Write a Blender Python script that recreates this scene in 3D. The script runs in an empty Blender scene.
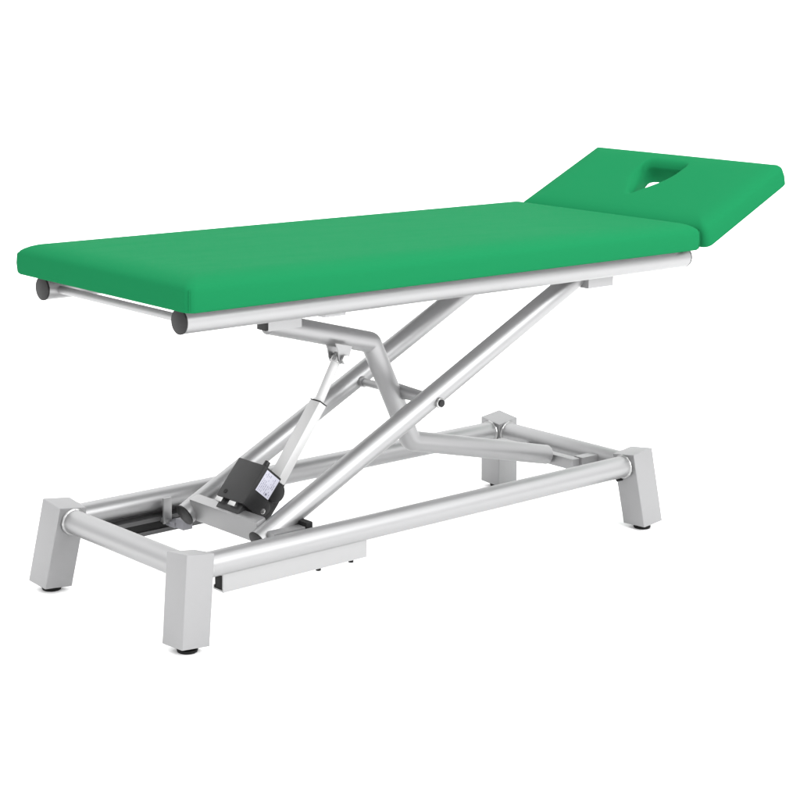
import bpy, bmesh, math, random
from mathutils import Vector, Matrix
random.seed(4)
S = bpy.context.scene
C = S.collection

# ---------------------------------------------------------------- camera
F_PX = 1857.9
cam_d = bpy.data.cameras.new('camera')
cam = bpy.data.objects.new('camera', cam_d)
C.objects.link(cam)
RT = Vector((0.74029059, -0.67204328, 0.01810181))
UP = Vector((0.1333034, 0.17312526, 0.975837))
FW = Vector((0.65893858, 0.71998991, -0.21774865))
M = Matrix((RT, UP, -FW)).transposed().to_4x4()
M.translation = Vector((-2.05598811, -3.2383835, 1.36050282))
cam.matrix_world = M
cam_d.sensor_width = 36
cam_d.lens = F_PX * 36 / 800
cam_d.clip_start = 0.05
cam_d.clip_end = 500
S.camera = cam

# ---------------------------------------------------------------- light: white studio, soft boxes
W = bpy.data.worlds.new("World")
S.world = W
W.use_nodes = True
nt = W.node_tree
bg = nt.nodes['Background']
tc = nt.nodes.new('ShaderNodeTexCoord')
sep = nt.nodes.new('ShaderNodeSeparateXYZ')
nt.links.new(tc.outputs['Generated'], sep.inputs[0])
ramp = nt.nodes.new('ShaderNodeValToRGB')        # studio: grey walls, white ceiling
e = ramp.color_ramp.elements
e[0].position = 0.0; e[0].color = (.45, .45, .45, 1)
e[1].position = 1.0; e[1].color = (1, 1, 1, 1)
for pos, g in ((.10, .50), (.38, .58), (.62, 1.0), (.80, 1.0)):
    k = ramp.color_ramp.elements.new(pos); k.color = (g, g, g, 1)
nt.links.new(sep.outputs['Z'], ramp.inputs[0])
nt.links.new(ramp.outputs[0], bg.inputs['Color'])
bg.inputs['Strength'].default_value = 2.7

def area(name, loc, target, sx, sy, power):
    d = bpy.data.lights.new(name, 'AREA')
    d.shape = 'RECTANGLE'; d.size = sx; d.size_y = sy; d.energy = power
    o = bpy.data.objects.new(name, d); C.objects.link(o)
    o.location = loc
    o.rotation_euler = (Vector(target) - Vector(loc)).to_track_quat('-Z', 'Y').to_euler()
    return o
area('softbox_front', (1.6, -4.2, 2.6), (0.9, 0, .4), 3.4, 1.8, 175)
area('softbox_top', (1.2, -.9, 4.0), (0.9, 0, .3), 3.4, .9, 60)

S.view_settings.view_transform = 'Standard'
S.view_settings.look = 'None'
S.view_settings.exposure = 0
S.view_settings.gamma = 1
S.cycles.max_bounces = 8

# ---------------------------------------------------------------- materials
def mat(name, col, rough=.5, metal=0., bump=0., bscale=200., var=0., vscale=6., spec=.5, coat=0.):
    m = bpy.data.materials.new(name); m.use_nodes = True
    n = m.node_tree; b = n.nodes['Principled BSDF']
    b.inputs['Base Color'].default_value = (*col, 1)
    b.inputs['Roughness'].default_value = rough
    b.inputs['Metallic'].default_value = metal
    b.inputs['Specular IOR Level'].default_value = spec
    b.inputs['Coat Weight'].default_value = coat
    t = n.nodes.new('ShaderNodeTexCoord')
    if bump:
        z = n.nodes.new('ShaderNodeTexNoise'); z.inputs['Scale'].default_value = bscale
        z.inputs['Detail'].default_value = 3
        n.links.new(t.outputs['Object'], z.inputs['Vector'])
        u = n.nodes.new('ShaderNodeBump'); u.inputs['Strength'].default_value = bump
        u.inputs['Distance'].default_value = .001
        n.links.new(z.outputs[0], u.inputs['Height'])
        n.links.new(u.outputs[0], b.inputs['Normal'])
    if var:
        z = n.nodes.new('ShaderNodeTexNoise'); z.inputs['Scale'].default_value = vscale
        z.inputs['Detail'].default_value = 5
        n.links.new(t.outputs['Object'], z.inputs['Vector'])
        r = n.nodes.new('ShaderNodeMapRange')
        r.inputs['To Min'].default_value = rough - var; r.inputs['To Max'].default_value = rough + var
        n.links.new(z.outputs[0], r.inputs['Value'])
        n.links.new(r.outputs[0], b.inputs['Roughness'])
    return m

VINYL = mat('green_vinyl', (.0068, .124, .0450), .70, 0, .14, 700, .05, 5, .008)
SILVER = mat('silver_powder_coat', (.285, .285, .288), .43, .82, .10, 1400, .04, 8)
LEGM = mat('silver_leg_coat', (.232, .232, .235), .42, .6, .12, 1400, .04, 8)
WELD = mat('weld_bead', (.33, .33, .33), .35, .9, .3, 500)
ALU = mat('anodised_aluminium', (.29, .29, .292), .35, .6, .05, 1200)
CHROME = mat('polished_steel', (.34, .34, .34), .2, .9)
DARK = mat('dark_grey_plastic', (.007, .0068, .0072), .5, 0, .1, 900, .05, 20, .25)
BLACK = mat('black_plastic', (.0075, .0075, .008), .38, 0, .25, 900, .06, 30, .3)
RUBBER = mat('black_rubber', (.004, .004, .004), .6, spec=.2)
CHANNEL_SHADE = mat('channel_shade', (.025, .025, .026), .5)
SHOE = mat('grey_nylon', (.17, .17, .185), .5)
PAPER = mat('label_paper', (.36, .36, .42), .5)
INK = mat('label_ink', (.10, .10, .14), .6)
BOARD = mat('underside_board', (.38, .38, .385), .7, 0, .2, 60)
FLOOR = mat('white_paper_sweep', (.955, .955, .955), .9, 0, spec=.1)
ROD = mat('white_painted_rod', (.42, .42, .42), .35, .1)
CABLEM = mat('cable_sheath', (.02, .02, .02), .5)

# soft, broad unevenness of the padding under the vinyl
nv = VINYL.node_tree; bv = nv.nodes['Principled BSDF']
ub = next(k for k in nv.nodes if k.type == 'BUMP'); tv = next(k for k in nv.nodes if k.type == 'TEX_COORD')
zz = nv.nodes.new('ShaderNodeTexNoise'); zz.inputs['Scale'].default_value = 5; zz.inputs['Detail'].default_value = 2
mp = nv.nodes.new('ShaderNodeMapping'); mp.inputs['Scale'].default_value = (.6, 1.6, 1)
u2 = nv.nodes.new('ShaderNodeBump'); u2.inputs['Strength'].default_value = .5; u2.inputs['Distance'].default_value = .006
nv.links.new(tv.outputs['Object'], mp.inputs[0]); nv.links.new(mp.outputs[0], zz.inputs['Vector'])
nv.links.new(zz.outputs[0], u2.inputs['Height']); nv.links.new(ub.outputs[0], u2.inputs['Normal']); nv.links.new(u2.outputs[0], bv.inputs['Normal'])
ALU_DARKENED = mat('channel_darkened', (.055, .055, .056), .4, .3, .05, 900)  # far channel's aluminium with its dark reflections put into the colour

# ---------------------------------------------------------------- helpers
ROOT = bpy.data.objects.new('treatment_table', None)
C.objects.link(ROOT)
ROOT['label'] = 'green padded treatment table with raised headrest on silver scissor-lift frame'
ROOT['category'] = 'treatment table'

def build(name, bm, m, parent=ROOT, smooth=True, ang=35):
    bmesh.ops.recalc_face_normals(bm, faces=bm.faces)
    me = bpy.data.meshes.new(name); bm.to_mesh(me); bm.free()
    if smooth:
        me.shade_smooth(); me.set_sharp_from_angle(angle=math.radians(ang))
    me.materials.append(m)
    o = bpy.data.objects.new(name, me); C.objects.link(o)
    if parent: o.parent = parent
    return o

def frame(ax):
    ax = ax.normalized()
    h = Vector((0, 0, 1)) if abs(ax.z) < .9 else Vector((0, 1, 0))
    u = ax.cross(h).normalized(); v = ax.cross(u).normalized()
    return ax, u, v

def tube(bm, A, B, r, r2=None, seg=48, caps=True, bev=0.):
    A, B = Vector(A), Vector(B); r2 = r if r2 is None else r2
    ax, u, v = frame(B - A)
    pr = [(A, r), (B, r2)]
    if bev:
        pr = [(A, r - bev), (A + ax * bev * .3, r - bev * .3), (A + ax * bev, r), (B - ax * bev, r2), (B - ax * bev * .3, r2 - bev * .3), (B, r2 - bev)]
    rings = []
    for P, q in pr:
        rings.append([bm.verts.new(P + (u * math.cos(t) + v * math.sin(t)) * q) for t in (2 * math.pi * i / seg for i in range(seg))])
    for a, b in zip(rings, rings[1:]):
        for i in range(seg):
            bm.faces.new((a[i], a[(i + 1) % seg], b[(i + 1) % seg], b[i]))
    if caps:
        bm.faces.new(rings[0]); bm.faces.new(rings[-1])

def sweep(bm, pts, r, seg=40, caps=True):
    """round tube bent along a polyline of points"""
    pts = [Vector(p) for p in pts]
    side = Vector((0, 1, 0)); rings = []
    for i, P in enumerate(pts):
        d0 = (pts[i] - pts[i - 1]).normalized() if i else (pts[1] - pts[0]).normalized()
        d1 = (pts[i + 1] - pts[i]).normalized() if i < len(pts) - 1 else d0
        t = (d0 + d1).normalized(); k = 1 / max(.5, t.dot(d0))
        n = side.cross(t).normalized()
        rings.append([bm.verts.new(P + side * math.cos(a) * r + n * math.sin(a) * r * k) for a in (2 * math.pi * j / seg for j in range(seg))])
    for a, b in zip(rings, rings[1:]):
        for i in range(seg):
            bm.faces.new((a[i], a[(i + 1) % seg], b[(i + 1) % seg], b[i]))
    if caps:
        bm.faces.new(rings[0]); bm.faces.new(rings[-1])

def fillet(pts, rads, n=7):
    pts = [Vector(p) for p in pts]; out = [pts[0]]
    for i in range(1, len(pts) - 1):
        rad = rads[i - 1]
        a = (pts[i - 1] - pts[i]).normalized(); b = (pts[i + 1] - pts[i]).normalized()
        p0 = pts[i] + a * rad; p1 = pts[i] + b * rad
        for k in range(n + 1):
            t = k / n
            out.append(p0 * (1 - t) ** 2 + pts[i] * 2 * t * (1 - t) + p1 * t * t)
    out.append(pts[-1])
    return out

def hexa(bm, c, bev=0., seg=2):
    """8 corners: bottom 4 counter-clockwise then top 4"""
    vs = [bm.verts.new(Vector(p)) for p in c]
    fs = [bm.faces.new([vs[i] for i in q]) for q in ((3, 2, 1, 0), (4, 5, 6, 7), (0, 1, 5, 4), (1, 2, 6, 5), (2, 3, 7, 6), (3, 0, 4, 7))]
    if bev:
        es = {e_ for f in fs for e_ in f.edges}
        bmesh.ops.bevel(bm, geom=list(es), offset=bev, segments=seg, profile=.7, affect='EDGES')

def box(bm, x0, x1, y0, y1, z0, z1, bev=.0015):
    hexa(bm, [(x0, y0, z0), (x1, y0, z0), (x1, y1, z0), (x0, y1, z0), (x0, y0, z1), (x1, y0, z1), (x1, y1, z1), (x0, y1, z1)], bev)

def obox(bm, O, a, b, c, bev=.0015):
    """box from corner O and three edge vectors"""
    O, a, b, c = map(Vector, (O, a, b, c))
    hexa(bm, [O, O + a, O + a + b, O + b, O + c, O + a + c, O + a + b + c, O + b + c], bev)

def bead(bm, P, ax, R, r=.0035, seg=56, sub=8):
    """slightly uneven weld bead round a tube"""
    P = Vector(P); ax, u, v = frame(Vector(ax)); rings = []
    for i in range(seg):
        t = 2 * math.pi * i / seg; rr = r * (1 + .10 * math.sin(i * 1.4) + random.uniform(-.05, .05))
        d = u * math.cos(t) + v * math.sin(t)
        rings.append([bm.verts.new(P + d * (R + rr * math.cos(s)) + ax * rr * math.sin(s)) for s in (2 * math.pi * j / sub for j in range(sub))])
    for i in range(seg):
        a, b = rings[i], rings[(i + 1) % seg]
        for j in range(sub):
            bm.faces.new((a[j], a[(j + 1) % sub], b[(j + 1) % sub], b[j]))

def NB(): return bmesh.new()

# ---------------------------------------------------------------- the setting
bm = NB()   # seamless white paper: floor that curves up into a backdrop far behind
prof = [(-14, 0)] + [(16 * 1.0, 0)] + [(16 + 4 * math.sin(t), 4 - 4 * math.cos(t)) for t in (math.pi / 2 * i / 12 for i in range(1, 13))] + [(20, 12)]
dirv = Vector((.6751, .7377, 0)); perp = Vector((dirv.y, -dirv.x, 0))
rows = []
for d, z in prof:
    rows.append([bm.verts.new(dirv * d + perp * s + Vector((0, 0, z + .0065))) for s in (-22, 0, 22)])
for a, b in zip(rows, rows[1:]):
    for i in range(2): bm.faces.new((a[i], a[i + 1], b[i + 1], b[i]))
fl = build('floor', bm, FLOOR, None)
fl['kind'] = 'structure'

# ---------------------------------------------------------------- cushions
def rrect(x0, x1, y0, y1, r, nc=6, ns=14):
    """rounded rectangle outline, counter-clockwise, constant point count"""
    pts = []
    cs = [(x1 - r, y0 + r, -90), (x1 - r, y1 - r, 0), (x0 + r, y1 - r, 90), (x0 + r, y0 + r, 180)]
    cor = [[(cx + r * math.cos(math.radians(a0 + 90 * k / nc)), cy + r * math.sin(math.radians(a0 + 90 * k / nc))) for k in range(nc + 1)] for cx, cy, a0 in cs]
    for i in range(4):
        pts += cor[i]
        a = cor[i][-1]; b = cor[(i + 1) % 4][0]
        for k in range(1, ns): pts.append((a[0] + (b[0] - a[0]) * k / ns, a[1] + (b[1] - a[1]) * k / ns))
    return pts

SIDE, CREST = .043, .0695
PROFILE = [(.012, 0), (.003, .0006), (.0006, .003), (0, .008), (-.0012, .024), (0, .042), (.0014, .0472), (.0046, .0520), (.011, .0566), (.021, .0615), (.034, .0655), (.052, .0681), (.075, .0693), (.10, .0695)]
HPROFILE = PROFILE[:5] + [(0, .0435), (.0012, .0485), (.0042, .0530), (.010, .0575), (.019, .0612), (.031, .0643), (.047, .0663), (.070, .0673), (.10, .0676)]
def loft(bm, rings, close_first=False, close_last=False):
    R = [[bm.verts.new(p) for p in r] for r in rings]
    n = len(R[0])
    for a, b in zip(R, R[1:]):
        for i in range(n): bm.faces.new((a[i], a[(i + 1) % n], b[(i + 1) % n], b[i]))
    if close_first: bm.faces.new(R[0][::-1])
    if close_last: bm.faces.new(R[-1])
    return R

def pad_rings(x0, x1, y0, y1, k=1.0, ns=14, prof=None):
    rings = []
    for ins, z in (prof or PROFILE):
        rr = max(.012, .020 - ins * .2)
        rings.append([Vector((x, y, z * k)) for x, y in rrect(x0 + ins, x1 - ins, y0 + ins, y1 - ins, rr, 6, ns)])
    return rings

HW = .325
X0, X1, ZC = .048, 1.627, .7262
rings = pad_rings(X0, X1, -HW, HW)
for ins in (.14, .2, .26, .31):
    rings.append([Vector((x, y, CREST + .0004)) for x, y in rrect(X0 + ins, X1 - ins, -HW + ins, HW - ins, .008)])
bm = NB()
loft(bm, rings, True, True)
for v in bm.verts: v.co.z += ZC
cushion = build('mattress', bm, VINYL, ang=60)
# stitched corner seams
def seam(P, pad, m4=None):
    cx, cy = P; b_ = NB(); prev = None
    for ins, z in PROFILE[2:7]:
        q = Vector((P[0] + (1 if P[0] < (pad[0] + pad[1]) / 2 else -1) * (.0052 + ins * .9), P[1] + (1 if P[1] < 0 else -1) * (.0052 + ins * .9), z))
        if m4: q = m4 @ q
        if prev: tube(b_, prev, q, .0011, seg=10)
        prev = q
    return b_
bm = NB(); box(bm, X0 + .016, X1 - .016, -.309, .309, ZC - .0011, ZC + .001, .0005)
build('mattress_board', bm, BOARD, cushion)
for x_ in (X0, X1):
    for y_ in (-HW, HW):
        build('corner_seam', seam((x_, y_), (X0, X1), Matrix.Translation((0, 0, ZC))), VINYL, cushion)

TH, LH = .4335, .352
XH = 1.6545
HM = Matrix.Translation((XH, 0, ZC)) @ Matrix.Rotation(-TH, 4, 'Y')
rings = pad_rings(0, LH, -HW, HW, 1, 44, HPROFILE)
outer_last = rings[-1]
n = len(outer_last)
# nose opening: rounded triangle, tip towards the hinge
def tri_outline(n, scale=1.0):
    tip, ex, hy = .114, .276, .080
    V = [Vector((tip, .008)), Vector((ex, .010 - hy)), Vector((ex, .010 + hy))]
    cen = Vector((.212, .010)); V = [cen + (v - cen) * scale for v in V]
    rad = [.020, .026, .026]; pts = []
    for i in range(3):
        p = V[i]; a = (V[i - 1] - p).normalized(); b = (V[(i + 1) % 3] - p).normalized()
        r = rad[i] * 1.3
        for k in range(9):
            t = k / 8
            pts.append((p + a * r) * (1 - t) ** 2 + p * 2 * t * (1 - t) + (p + b * r) * t * t)
    return pts, cen
def at_angle(poly, cen, ang):
    d = Vector((math.cos(ang), math.sin(ang)))
    best = None
    for i in range(len(poly)):
        a = poly[i] - cen; b = poly[(i + 1) % len(poly)] - cen; e_ = b - a
        den = d.x * (-e_.y) - d.y * (-e_.x)
        if abs(den) < 1e-12: continue
        t = (a.x * (-e_.y) - a.y * (-e_.x)) / den
        s = (d.x * a.y - d.y * a.x) / den
        if t > 0 and -1e-9 <= s <= 1 + 1e-9: best = t if best is None else max(best, t)
    return cen + d * best
poly, cen = tri_outline(n)
angs = [math.atan2(v.y - cen.y, v.x - cen.x) for v in outer_last]
def hole(s, z):
    out = []
    for a in angs:
        p = at_angle(poly, cen, a); p = cen + (p - cen) * s
        out.append(Vector((p.x, p.y, z)))
    return out
def crown(d):
    P = HPROFILE[5:]
    if d >= P[-1][0]: return P[-1][1]
    for (d0, z0), (d1, z1) in zip(P, P[1:]):
        if d <= d1: return (z0 + (z1 - z0) * (d - d0) / (d1 - d0))
he = hole(1.0, 0)
rings = rings[:8]
start = rings[-1]
NT = 34
for k in range(1, NT + 1):
    t = (k / NT); t = t * t * (3 - 2 * t) * .5 + t * .5
    ring = []
    for i in range(n):
        p = start[i].lerp(he[i], t); q = he[i]
        d = min(p.x, LH - p.x, HW - abs(p.y))
        hd = math.hypot(p.x - q.x, p.y - q.y)
        z = crown(max(d, 0)) - .017 * max(0, 1 - hd / .028) ** 2.2
        ring.append(Vector((p.x, p.y, z)))
    rings.append(ring)
zl = rings[-1][0].z
rings += [hole(.995, .044), hole(1.01, .034), hole(1.04, .02), hole(1.09, .004), hole(1.12, 0)]
bm = NB()
R = loft(bm, rings)
for i in range(n): bm.faces.new((R[-1][i], R[-1][(i + 1) % n], R[0][(i + 1) % n], R[0][i]))
bmesh.ops.transform(bm, matrix=HM, verts=bm.verts)
head = build('headrest', bm, VINYL, ang=60)
# hinge arms hidden underneath carry the headrest
for y in (-.12, .12):
    bm = NB()
    box(bm, 1.56, XH - .005, y - .012, y + .012, ZC - .022, ZC - .007)
    bm2 = NB(); box(bm2, 0, .09, y - .012, y + .012, -.008, -.001); bmesh.ops.transform(bm2, matrix=HM, verts=bm2.verts)
    me = bpy.data.meshes.new('t'); bm2.to_mesh(me); bm2.free(); bm.from_mesh(me); bpy.data.meshes.remove(me)
    tube(bm, (XH - .006, y - .014, ZC - .014), (XH - .006, y + .014, ZC - .014), .009, seg=20)
    build('hinge', bm, DARK, head)

# ---------------------------------------------------------------- top frame
ZT, WT, RT_ = .6993, .2551, .0255
XT0, XT1 = .0742, 1.6467
for s in (-1, 1):
    bm = NB(); tube(bm, (XT0 + .004, s * WT, ZT), (XT1 - .004, s * WT, ZT), RT_, seg=64)
    rail = build('side_rail', bm, SILVER)
    bm = NB(); tube(bm, (XT0 - .001, s * WT, ZT), (XT0 + .0038, s * WT, ZT), RT_ + .0007, seg=64, bev=.0012)
    build('end_cap', bm, DARK, rail)
    bm = NB(); tube(bm, (XT1 - .0038, s * WT, ZT), (XT1, s * WT, ZT), RT_ + .0004, seg=64, bev=.0012)
    build('end_cap', bm, DARK, rail)
for x in (.107, 1.50):
    bm = NB(); tube(bm, (x, -WT + .02, .6970), (x, WT - .02, .6970), .0088, seg=32)
    build('cross_bar', bm, SILVER)

# ---------------------------------------------------------------- base
XL, XR, WB, LDX, LDY, LS = .1102, 1.497, .2397, .0291, .0217, .0709
ZLT, ZLB, ZR, RB = .2105, .021, .174, .0275
def leg_corners(lr, nf, inset=0.):
    X = XL if lr < 0 else XR; h = LS / 2
    c = []
    for top in (0, 1):
        q = []
        for ox, oy in ((-1, -1), (1, -1), (1, 1), (-1, 1)):
            x = X + lr * (ox * h + (0 if top else LDX)); y = nf * (WB + oy * h + (0 if top else LDY))
            z = (ZLT + .132 * ox * h + .133 * oy * h) if top else (ZLB + .087 * ox * h + .049 * oy * h)
            q.append((x, y, z))
        c += q
    return c
for lr in (-1, 1):
    for nf in (-1, 1):
        bm = NB(); hexa(bm, leg_corners(lr, nf), .0035, 3)
        leg = build('leg', bm, LEGM)
        X = (XL if lr < 0 else XR) + lr * .0258; Y = nf * (WB + .0221)
        bm = NB()
        tube(bm, (X, Y, .0066), (X, Y, .014), .0215, .0225, seg=40, bev=.002)
        tube(bm, (X, Y, .010), (X, Y, .03), .012, seg=24)
        build('foot', bm, RUBBER, leg)
        if (lr, nf) == (1, -1):
            bm = NB(); tube(bm, (XR - LS / 2 - .004, -WB + .012, .139), (XR - LS / 2 + .012, -WB + .012, .139), .0065, seg=20)
            build('bolt', bm, RUBBER, leg)
h = LS / 2
for s in (-1, 1):
    bm = NB(); tube(bm, (XL + h - .012, s * WB, ZR), (XR - h + .012, s * WB, ZR), RB, seg=64)
    r_ = build('base_rail', bm, SILVER)
    for x_ in (XL + h + .0005, XR - h - .0005):
        bm = NB(); bead(bm, (x_, s * WB, ZR), (1, 0, 0), RB); build('weld_seam', bm, WELD, r_)
for x in (XL, XR):
    bm = NB(); tube(bm, (x, -WB + h - .012, ZR), (x, WB - h + .012, ZR), RB, seg=64)
    r_ = build('base_crosstube', bm, SILVER)
    for s in (-1, 1):
        bm = NB(); bead(bm, (x, s * (WB - h - .0005), ZR), (0, 1, 0), RB); build('weld_seam', bm, WELD, r_)

# C-channels under the base rails in which the lower arm ends slide
for s in (-1, 1):
    yo, yi = s * .238, s * .203
    lo, hi = min(yo, yi), max(yo, yi)
    bm = NB()
    w0, w1 = sorted((yo, yo - s * .0035))
    box(bm, .195, .597, w0, w1, .104, .152, .0006)
    box(bm, .195, .597, min(w1, yi) if s < 0 else yi, max(w1, yi) if s < 0 else w0, .1045, .108, .0005)
    box(bm, .195, .597, w1 if s < 0 else yi, yi if s < 0 else w0, .1405, .144, .0005)
    l0, l1 = sorted((yi, yi + s * .003))
    box(bm, .195, .597, l0, l1, .108, .1145, .0005); box(bm, .195, .597, l0, l1, .134, .1405, .0005)
    ch = build('slide_channel', bm, ALU if s < 0 else ALU_DARKENED)  # far channel gets the copy darkened for reflections
    bm = NB(); a, b = sorted((yo - s * .0042, yi + s * .0036)); box(bm, .197, .595, a, b, .1085, .140, .0004)
    build('channel_dark_fill', bm, RUBBER, ch)  # added black filling, paints the dark reflections and shade inside the channel
    for x in ((.47, .565) if s < 0 else (.30,)):
        bm = NB(); tube(bm, (x, s * .221, .094), (x, s * .221, .106), .006, seg=16); build('screw', bm, RUBBER, ch)

# clamp plate holding the far channel to its rail
bm = NB(); box(bm, .345, .368, .190, .1955, .128, .190, .001); tube(bm, (.3565, .184, .134), (.3565, .191, .134), .005, seg=16); box(bm, .347, .366, .1957, .222, .130, .141, .001)
build('channel_clamp', bm, SILVER)

# ---------------------------------------------------------------- scissor arms
ZA = lambda x: .17097 + (x - .35) * .49583
AD = Vector((1, 0, .49583)).normalized(); RA = .0255
YN, YF = -.163, .109
for y in (YN, YF):
    A = Vector((.348, y, ZA(.348) + .006)); B = Vector((1.368, y, ZA(1.368)))
    A.z = ZA(.348)
    bm = NB(); tube(bm, A, B, RA, seg=64)
    arm = build('scissor_arm', bm, SILVER)
    bm = NB(); tube(bm, A - AD * .004, A - AD * .0002, RA + .001, seg=48, bev=.001)
    build('end_cap', bm, DARK, arm)
# lower crossbeam joining both arms
bm = NB()
ex_ = Vector((.955, 0, .295)); ez_ = Vector((-.295, 0, .955)) * -1
O_ = Vector((.371, YN + .012, .186)) - ex_ * .015 + ez_ * .029
obox(bm, O_, ex_ * .030, Vector((0, YF - YN - .024, 0)), ez_ * -.058, .008)
build('lower_crossbeam', bm, SILVER)
bm = NB(); box(bm, .352, .44, -.212, -.186, .160, .198, .003)
sh = build('slide_shoe', bm, SILVER)
bm = NB(); box(bm, .4405, .460, -.214, -.176, .163, .207, .006); build('shoe_end', bm, DARK, sh)
bm = NB(); box(bm, .357, .384, .130, .160, .124, .148, .003)
box(bm, .357, .386, .1655, .2, .122, .134, .001)
sh = build('slide_shoe', bm, SHOE)
# upper slide block under the near rail and far one
for y0, y1 in ((-.203, -.173), (.118, .148)):
    bm = NB(); box(bm, 1.345, 1.437, y0, y1, .638, .6755, .002)
    build('upper_slide_block', bm, SILVER)
for y0, y1 in ((-.23, -.145), (.10, .23)):
    bm = NB(); box(bm, 1.36, 1.43, y0, y1, .6757, .684, .001); build('slide_bridge', bm, SILVER)

# ---------------------------------------------------------------- inner lift arm (bent tube)
YZ = -.05
path = fillet([(.462, YZ, .6248), (.766, YZ, .5475), (.899, YZ, .291), (1.378, YZ, .181)], (.006, .012), 4)
bm = NB(); sweep(bm, path, .0250, 48)
inner = build('lift_arm', bm, SILVER)
D2 = (Vector((1.378, 0, .181)) - Vector((.899, 0, .291))).normalized()
bm = NB()
bead(bm, Vector((1.378, YZ, .181)) - D2 * .0015, D2, .0225, .0025)
build('collar', bm, SILVER, inner)
bm = NB(); box(bm, .435, .530, -.085, -.0755, .614, .662, .002); build('mount_bracket', bm, SILVER, inner)
bm = NB(); box(bm, .4285, .4347, -.084, -.052, .6155, .660, .002); build('bracket_plug', bm, DARK, inner)
bm = NB(); box(bm, .47, .53, -WT + .02, WT - .02, .6625, .682, .002); build('mount_crossbar', bm, SILVER)
# middle pivot shaft
PX, PZ = .858, .419
bm = NB(); tube(bm, (PX, YF - .015, PZ), (PX, YN + .015, PZ), .0095, seg=32)
sh = build('pivot_shaft', bm, SILVER)
bm = NB(); tube(bm, (PX, YZ + .027, PZ), (PX, YN + .02, PZ), .019, .013, seg=40); build('sleeve', bm, SILVER, sh)
bm = NB(); tube(bm, (PX, YF - .018, PZ), (PX, YF - .035, PZ), .013, seg=32)
build('sleeve', bm, SILVER, sh)
bm = NB(); tube(bm, (PX, YN, PZ - .004), (PX, YN - .033, PZ - .004), .0125, seg=32, bev=.0015); build('bush', bm, CHROME, sh)
bm = NB(); tube(bm, (PX, YN - .0332, PZ - .004), (PX, YN - .0375, PZ - .004), .0088, seg=24, bev=.001); build('bolt_head', bm, DARK, sh)
# lower pivot bar and its brackets to the right crosstube
bm = NB(); box(bm, 1.385, 1.412, -.138, .142, .155, .184, .003)
pb = build('pivot_bar', bm, SILVER)
for y0, zt in ((-.146, .186), (.075, .170)):
    bm = NB(); box(bm, 1.4125, 1.482, y0, y0 + .028, .150, zt, .002)
    build('bar_bracket', bm, SILVER)

# ---------------------------------------------------------------- actuator
K = Vector((.425, -.09, .314)); U = Vector((.645, 0, .764)).normalized(); Nn = Vector((.764, 0, -.645)).normalized()
def AP(n_, y, u_): return K + Nn * n_ + U * u_ + Vector((0, y + .09, 0))
bm = NB(); obox(bm, AP(0, .008, -.101), Nn * .060, Vector((0, -.098, 0)), U * .101, .005)
motor = build('motor_housing', bm, BLACK)
bm = NB()   # gear housing
obox(bm, AP(.0603, -.005, -.075), Nn * .032, Vector((0, -.070, 0)), U * .075, .007)
tube(bm, AP(.076, -.082, -.030), AP(.076, .0, -.030), .024, seg=32, bev=.003)
tube(bm, AP(.070, -.078, -.075), AP(.070, -.005, -.075), .019, seg=32, bev=.003)
obox(bm, AP(.0606, -.012, -.112), Nn * .046, Vector((0, -.060, 0)), U * .074, .008)
obox(bm, AP(.030, -.01, -.120), Nn * .050, Vector((0, -.06, 0)), U * .05, .004)
build('gear_housing', bm, BLACK, motor)
bm = NB(); tube(bm, AP(.012, -.075, -.001), AP(.012, -.075, .014), .007, seg=20, bev=.002); build('cable_gland', bm, BLACK, motor)
bm = NB(); tube(bm, AP(-.0008, -.015, -.086), AP(.004, -.015, -.086), .0055, seg=20)
build('screw_recess', bm, RUBBER, motor)
bm = NB(); tube(bm, AP(.062, -.090, -.085), AP(.062, -.083, -.085), .0068, seg=20, bev=.001); build('screw', bm, CHROME, motor)
bm = NB(); obox(bm, AP(.010, -.0903, -.058), Nn * .046, Vector((0, -.0006, 0)), U * .052, 0)
lab = build('rating_label', bm, PAPER, motor, smooth=False)
bm = NB()
rnd = random.Random(7)
for i, a in enumerate((.014, .019, .024, .029, .035, .040, .045, .050)):
    u0 = -.055
    while u0 < -.012:
        w = rnd.uniform(.002, .008)
        if rnd.random() < .62:
            obox(bm, AP(a, -.09095, u0), Nn * .0013, Vector((0, -.0001, 0)), U * min(w, -.008 - u0), 0)
        u0 += w + .0016
obox(bm, AP(.040, -.09095, -.054), Nn * .005, Vector((0, -.0001, 0)), U * .005, 0)
build('label_print', bm, INK, lab, smooth=False)
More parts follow.
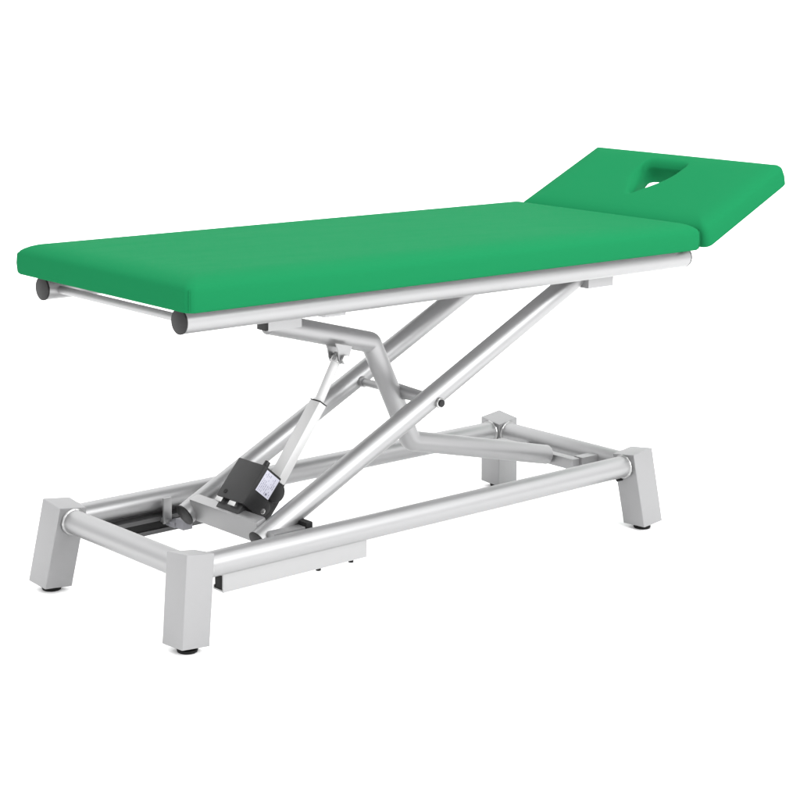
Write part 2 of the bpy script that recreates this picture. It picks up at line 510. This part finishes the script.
# motor mount on the crossbeam
for y in (-.052, -.004):
    bm = NB(); obox(bm, AP(.003, y + .012, -.112), Nn * .035, Vector((0, -.024, 0)), U * .012, .002); build('mount_lug', bm, CHROME, motor)
bm = NB(); obox(bm, AP(.012, .002, -.124), Nn * .045, Vector((0, -.082, 0)), U * .024, .003); build('mount_plate', bm, BLACK, motor)

TA = Vector((.484, -.067, .280)); TB = Vector((.594, -.067, .4295)); TC_ = Vector((.650, -.067, .528))
T1 = (TB - TA).normalized(); T1n = Vector((T1.z, 0, -T1.x))
bm = NB(); obox(bm, TA - T1 * .02 - T1n * .012 + Vector((0, .018, 0)), T1n * .024, Vector((0, -.036, 0)), T1 * ((TB - TA).length + .02), .004)
at = build('actuator_tube', bm, ROD)
bm = NB(); obox(bm, TB - T1n * .0125 + T1 * .0005 + Vector((0, .0185, 0)), T1n * .025, Vector((0, -.037, 0)), T1 * .0016, .0004); build('tube_seal', bm, DARK, at)
R1 = (TC_ - TB).normalized()
bm = NB(); tube(bm, TB + T1 * .002, TC_ - R1 * .006, .0112, seg=36)
rod = build('piston_rod', bm, ROD)
bm = NB(); tube(bm, TC_ - R1 * .012, TC_ + R1 * .010, .0135, .012, seg=32, bev=.002); build('rod_end', bm, CHROME, rod)
bm = NB(); tube(bm, TC_ + Vector((0, -.026, 0)), TC_ + Vector((0, .026, 0)), .0065, seg=24); tube(bm, TC_ + Vector((0, -.030, 0)), TC_ + Vector((0, -.0225, 0)), .0105, seg=6)
build('clevis_pin', bm, CHROME, rod)
# clevis plates under the lift arm
for yy in (-.088, -.050):
    bm = NB()
    pts = [(-.022, .038), (.026, .026), (.020, .008), (.010, -.010), (.003, -.014), (-.006, -.011), (-.011, .0), (-.014, .018)]
    a = [bm.verts.new((TC_.x + p[0], yy, TC_.z + p[1])) for p in pts]; b = [bm.verts.new((TC_.x + p[0], yy + .004, TC_.z + p[1])) for p in pts]
    bm.faces.new(a); bm.faces.new(b[::-1])
    for i in range(len(pts)): bm.faces.new((a[i], a[(i + 1) % len(pts)], b[(i + 1) % len(pts)], b[i]))
    build('clevis_plate', bm, SILVER, inner)
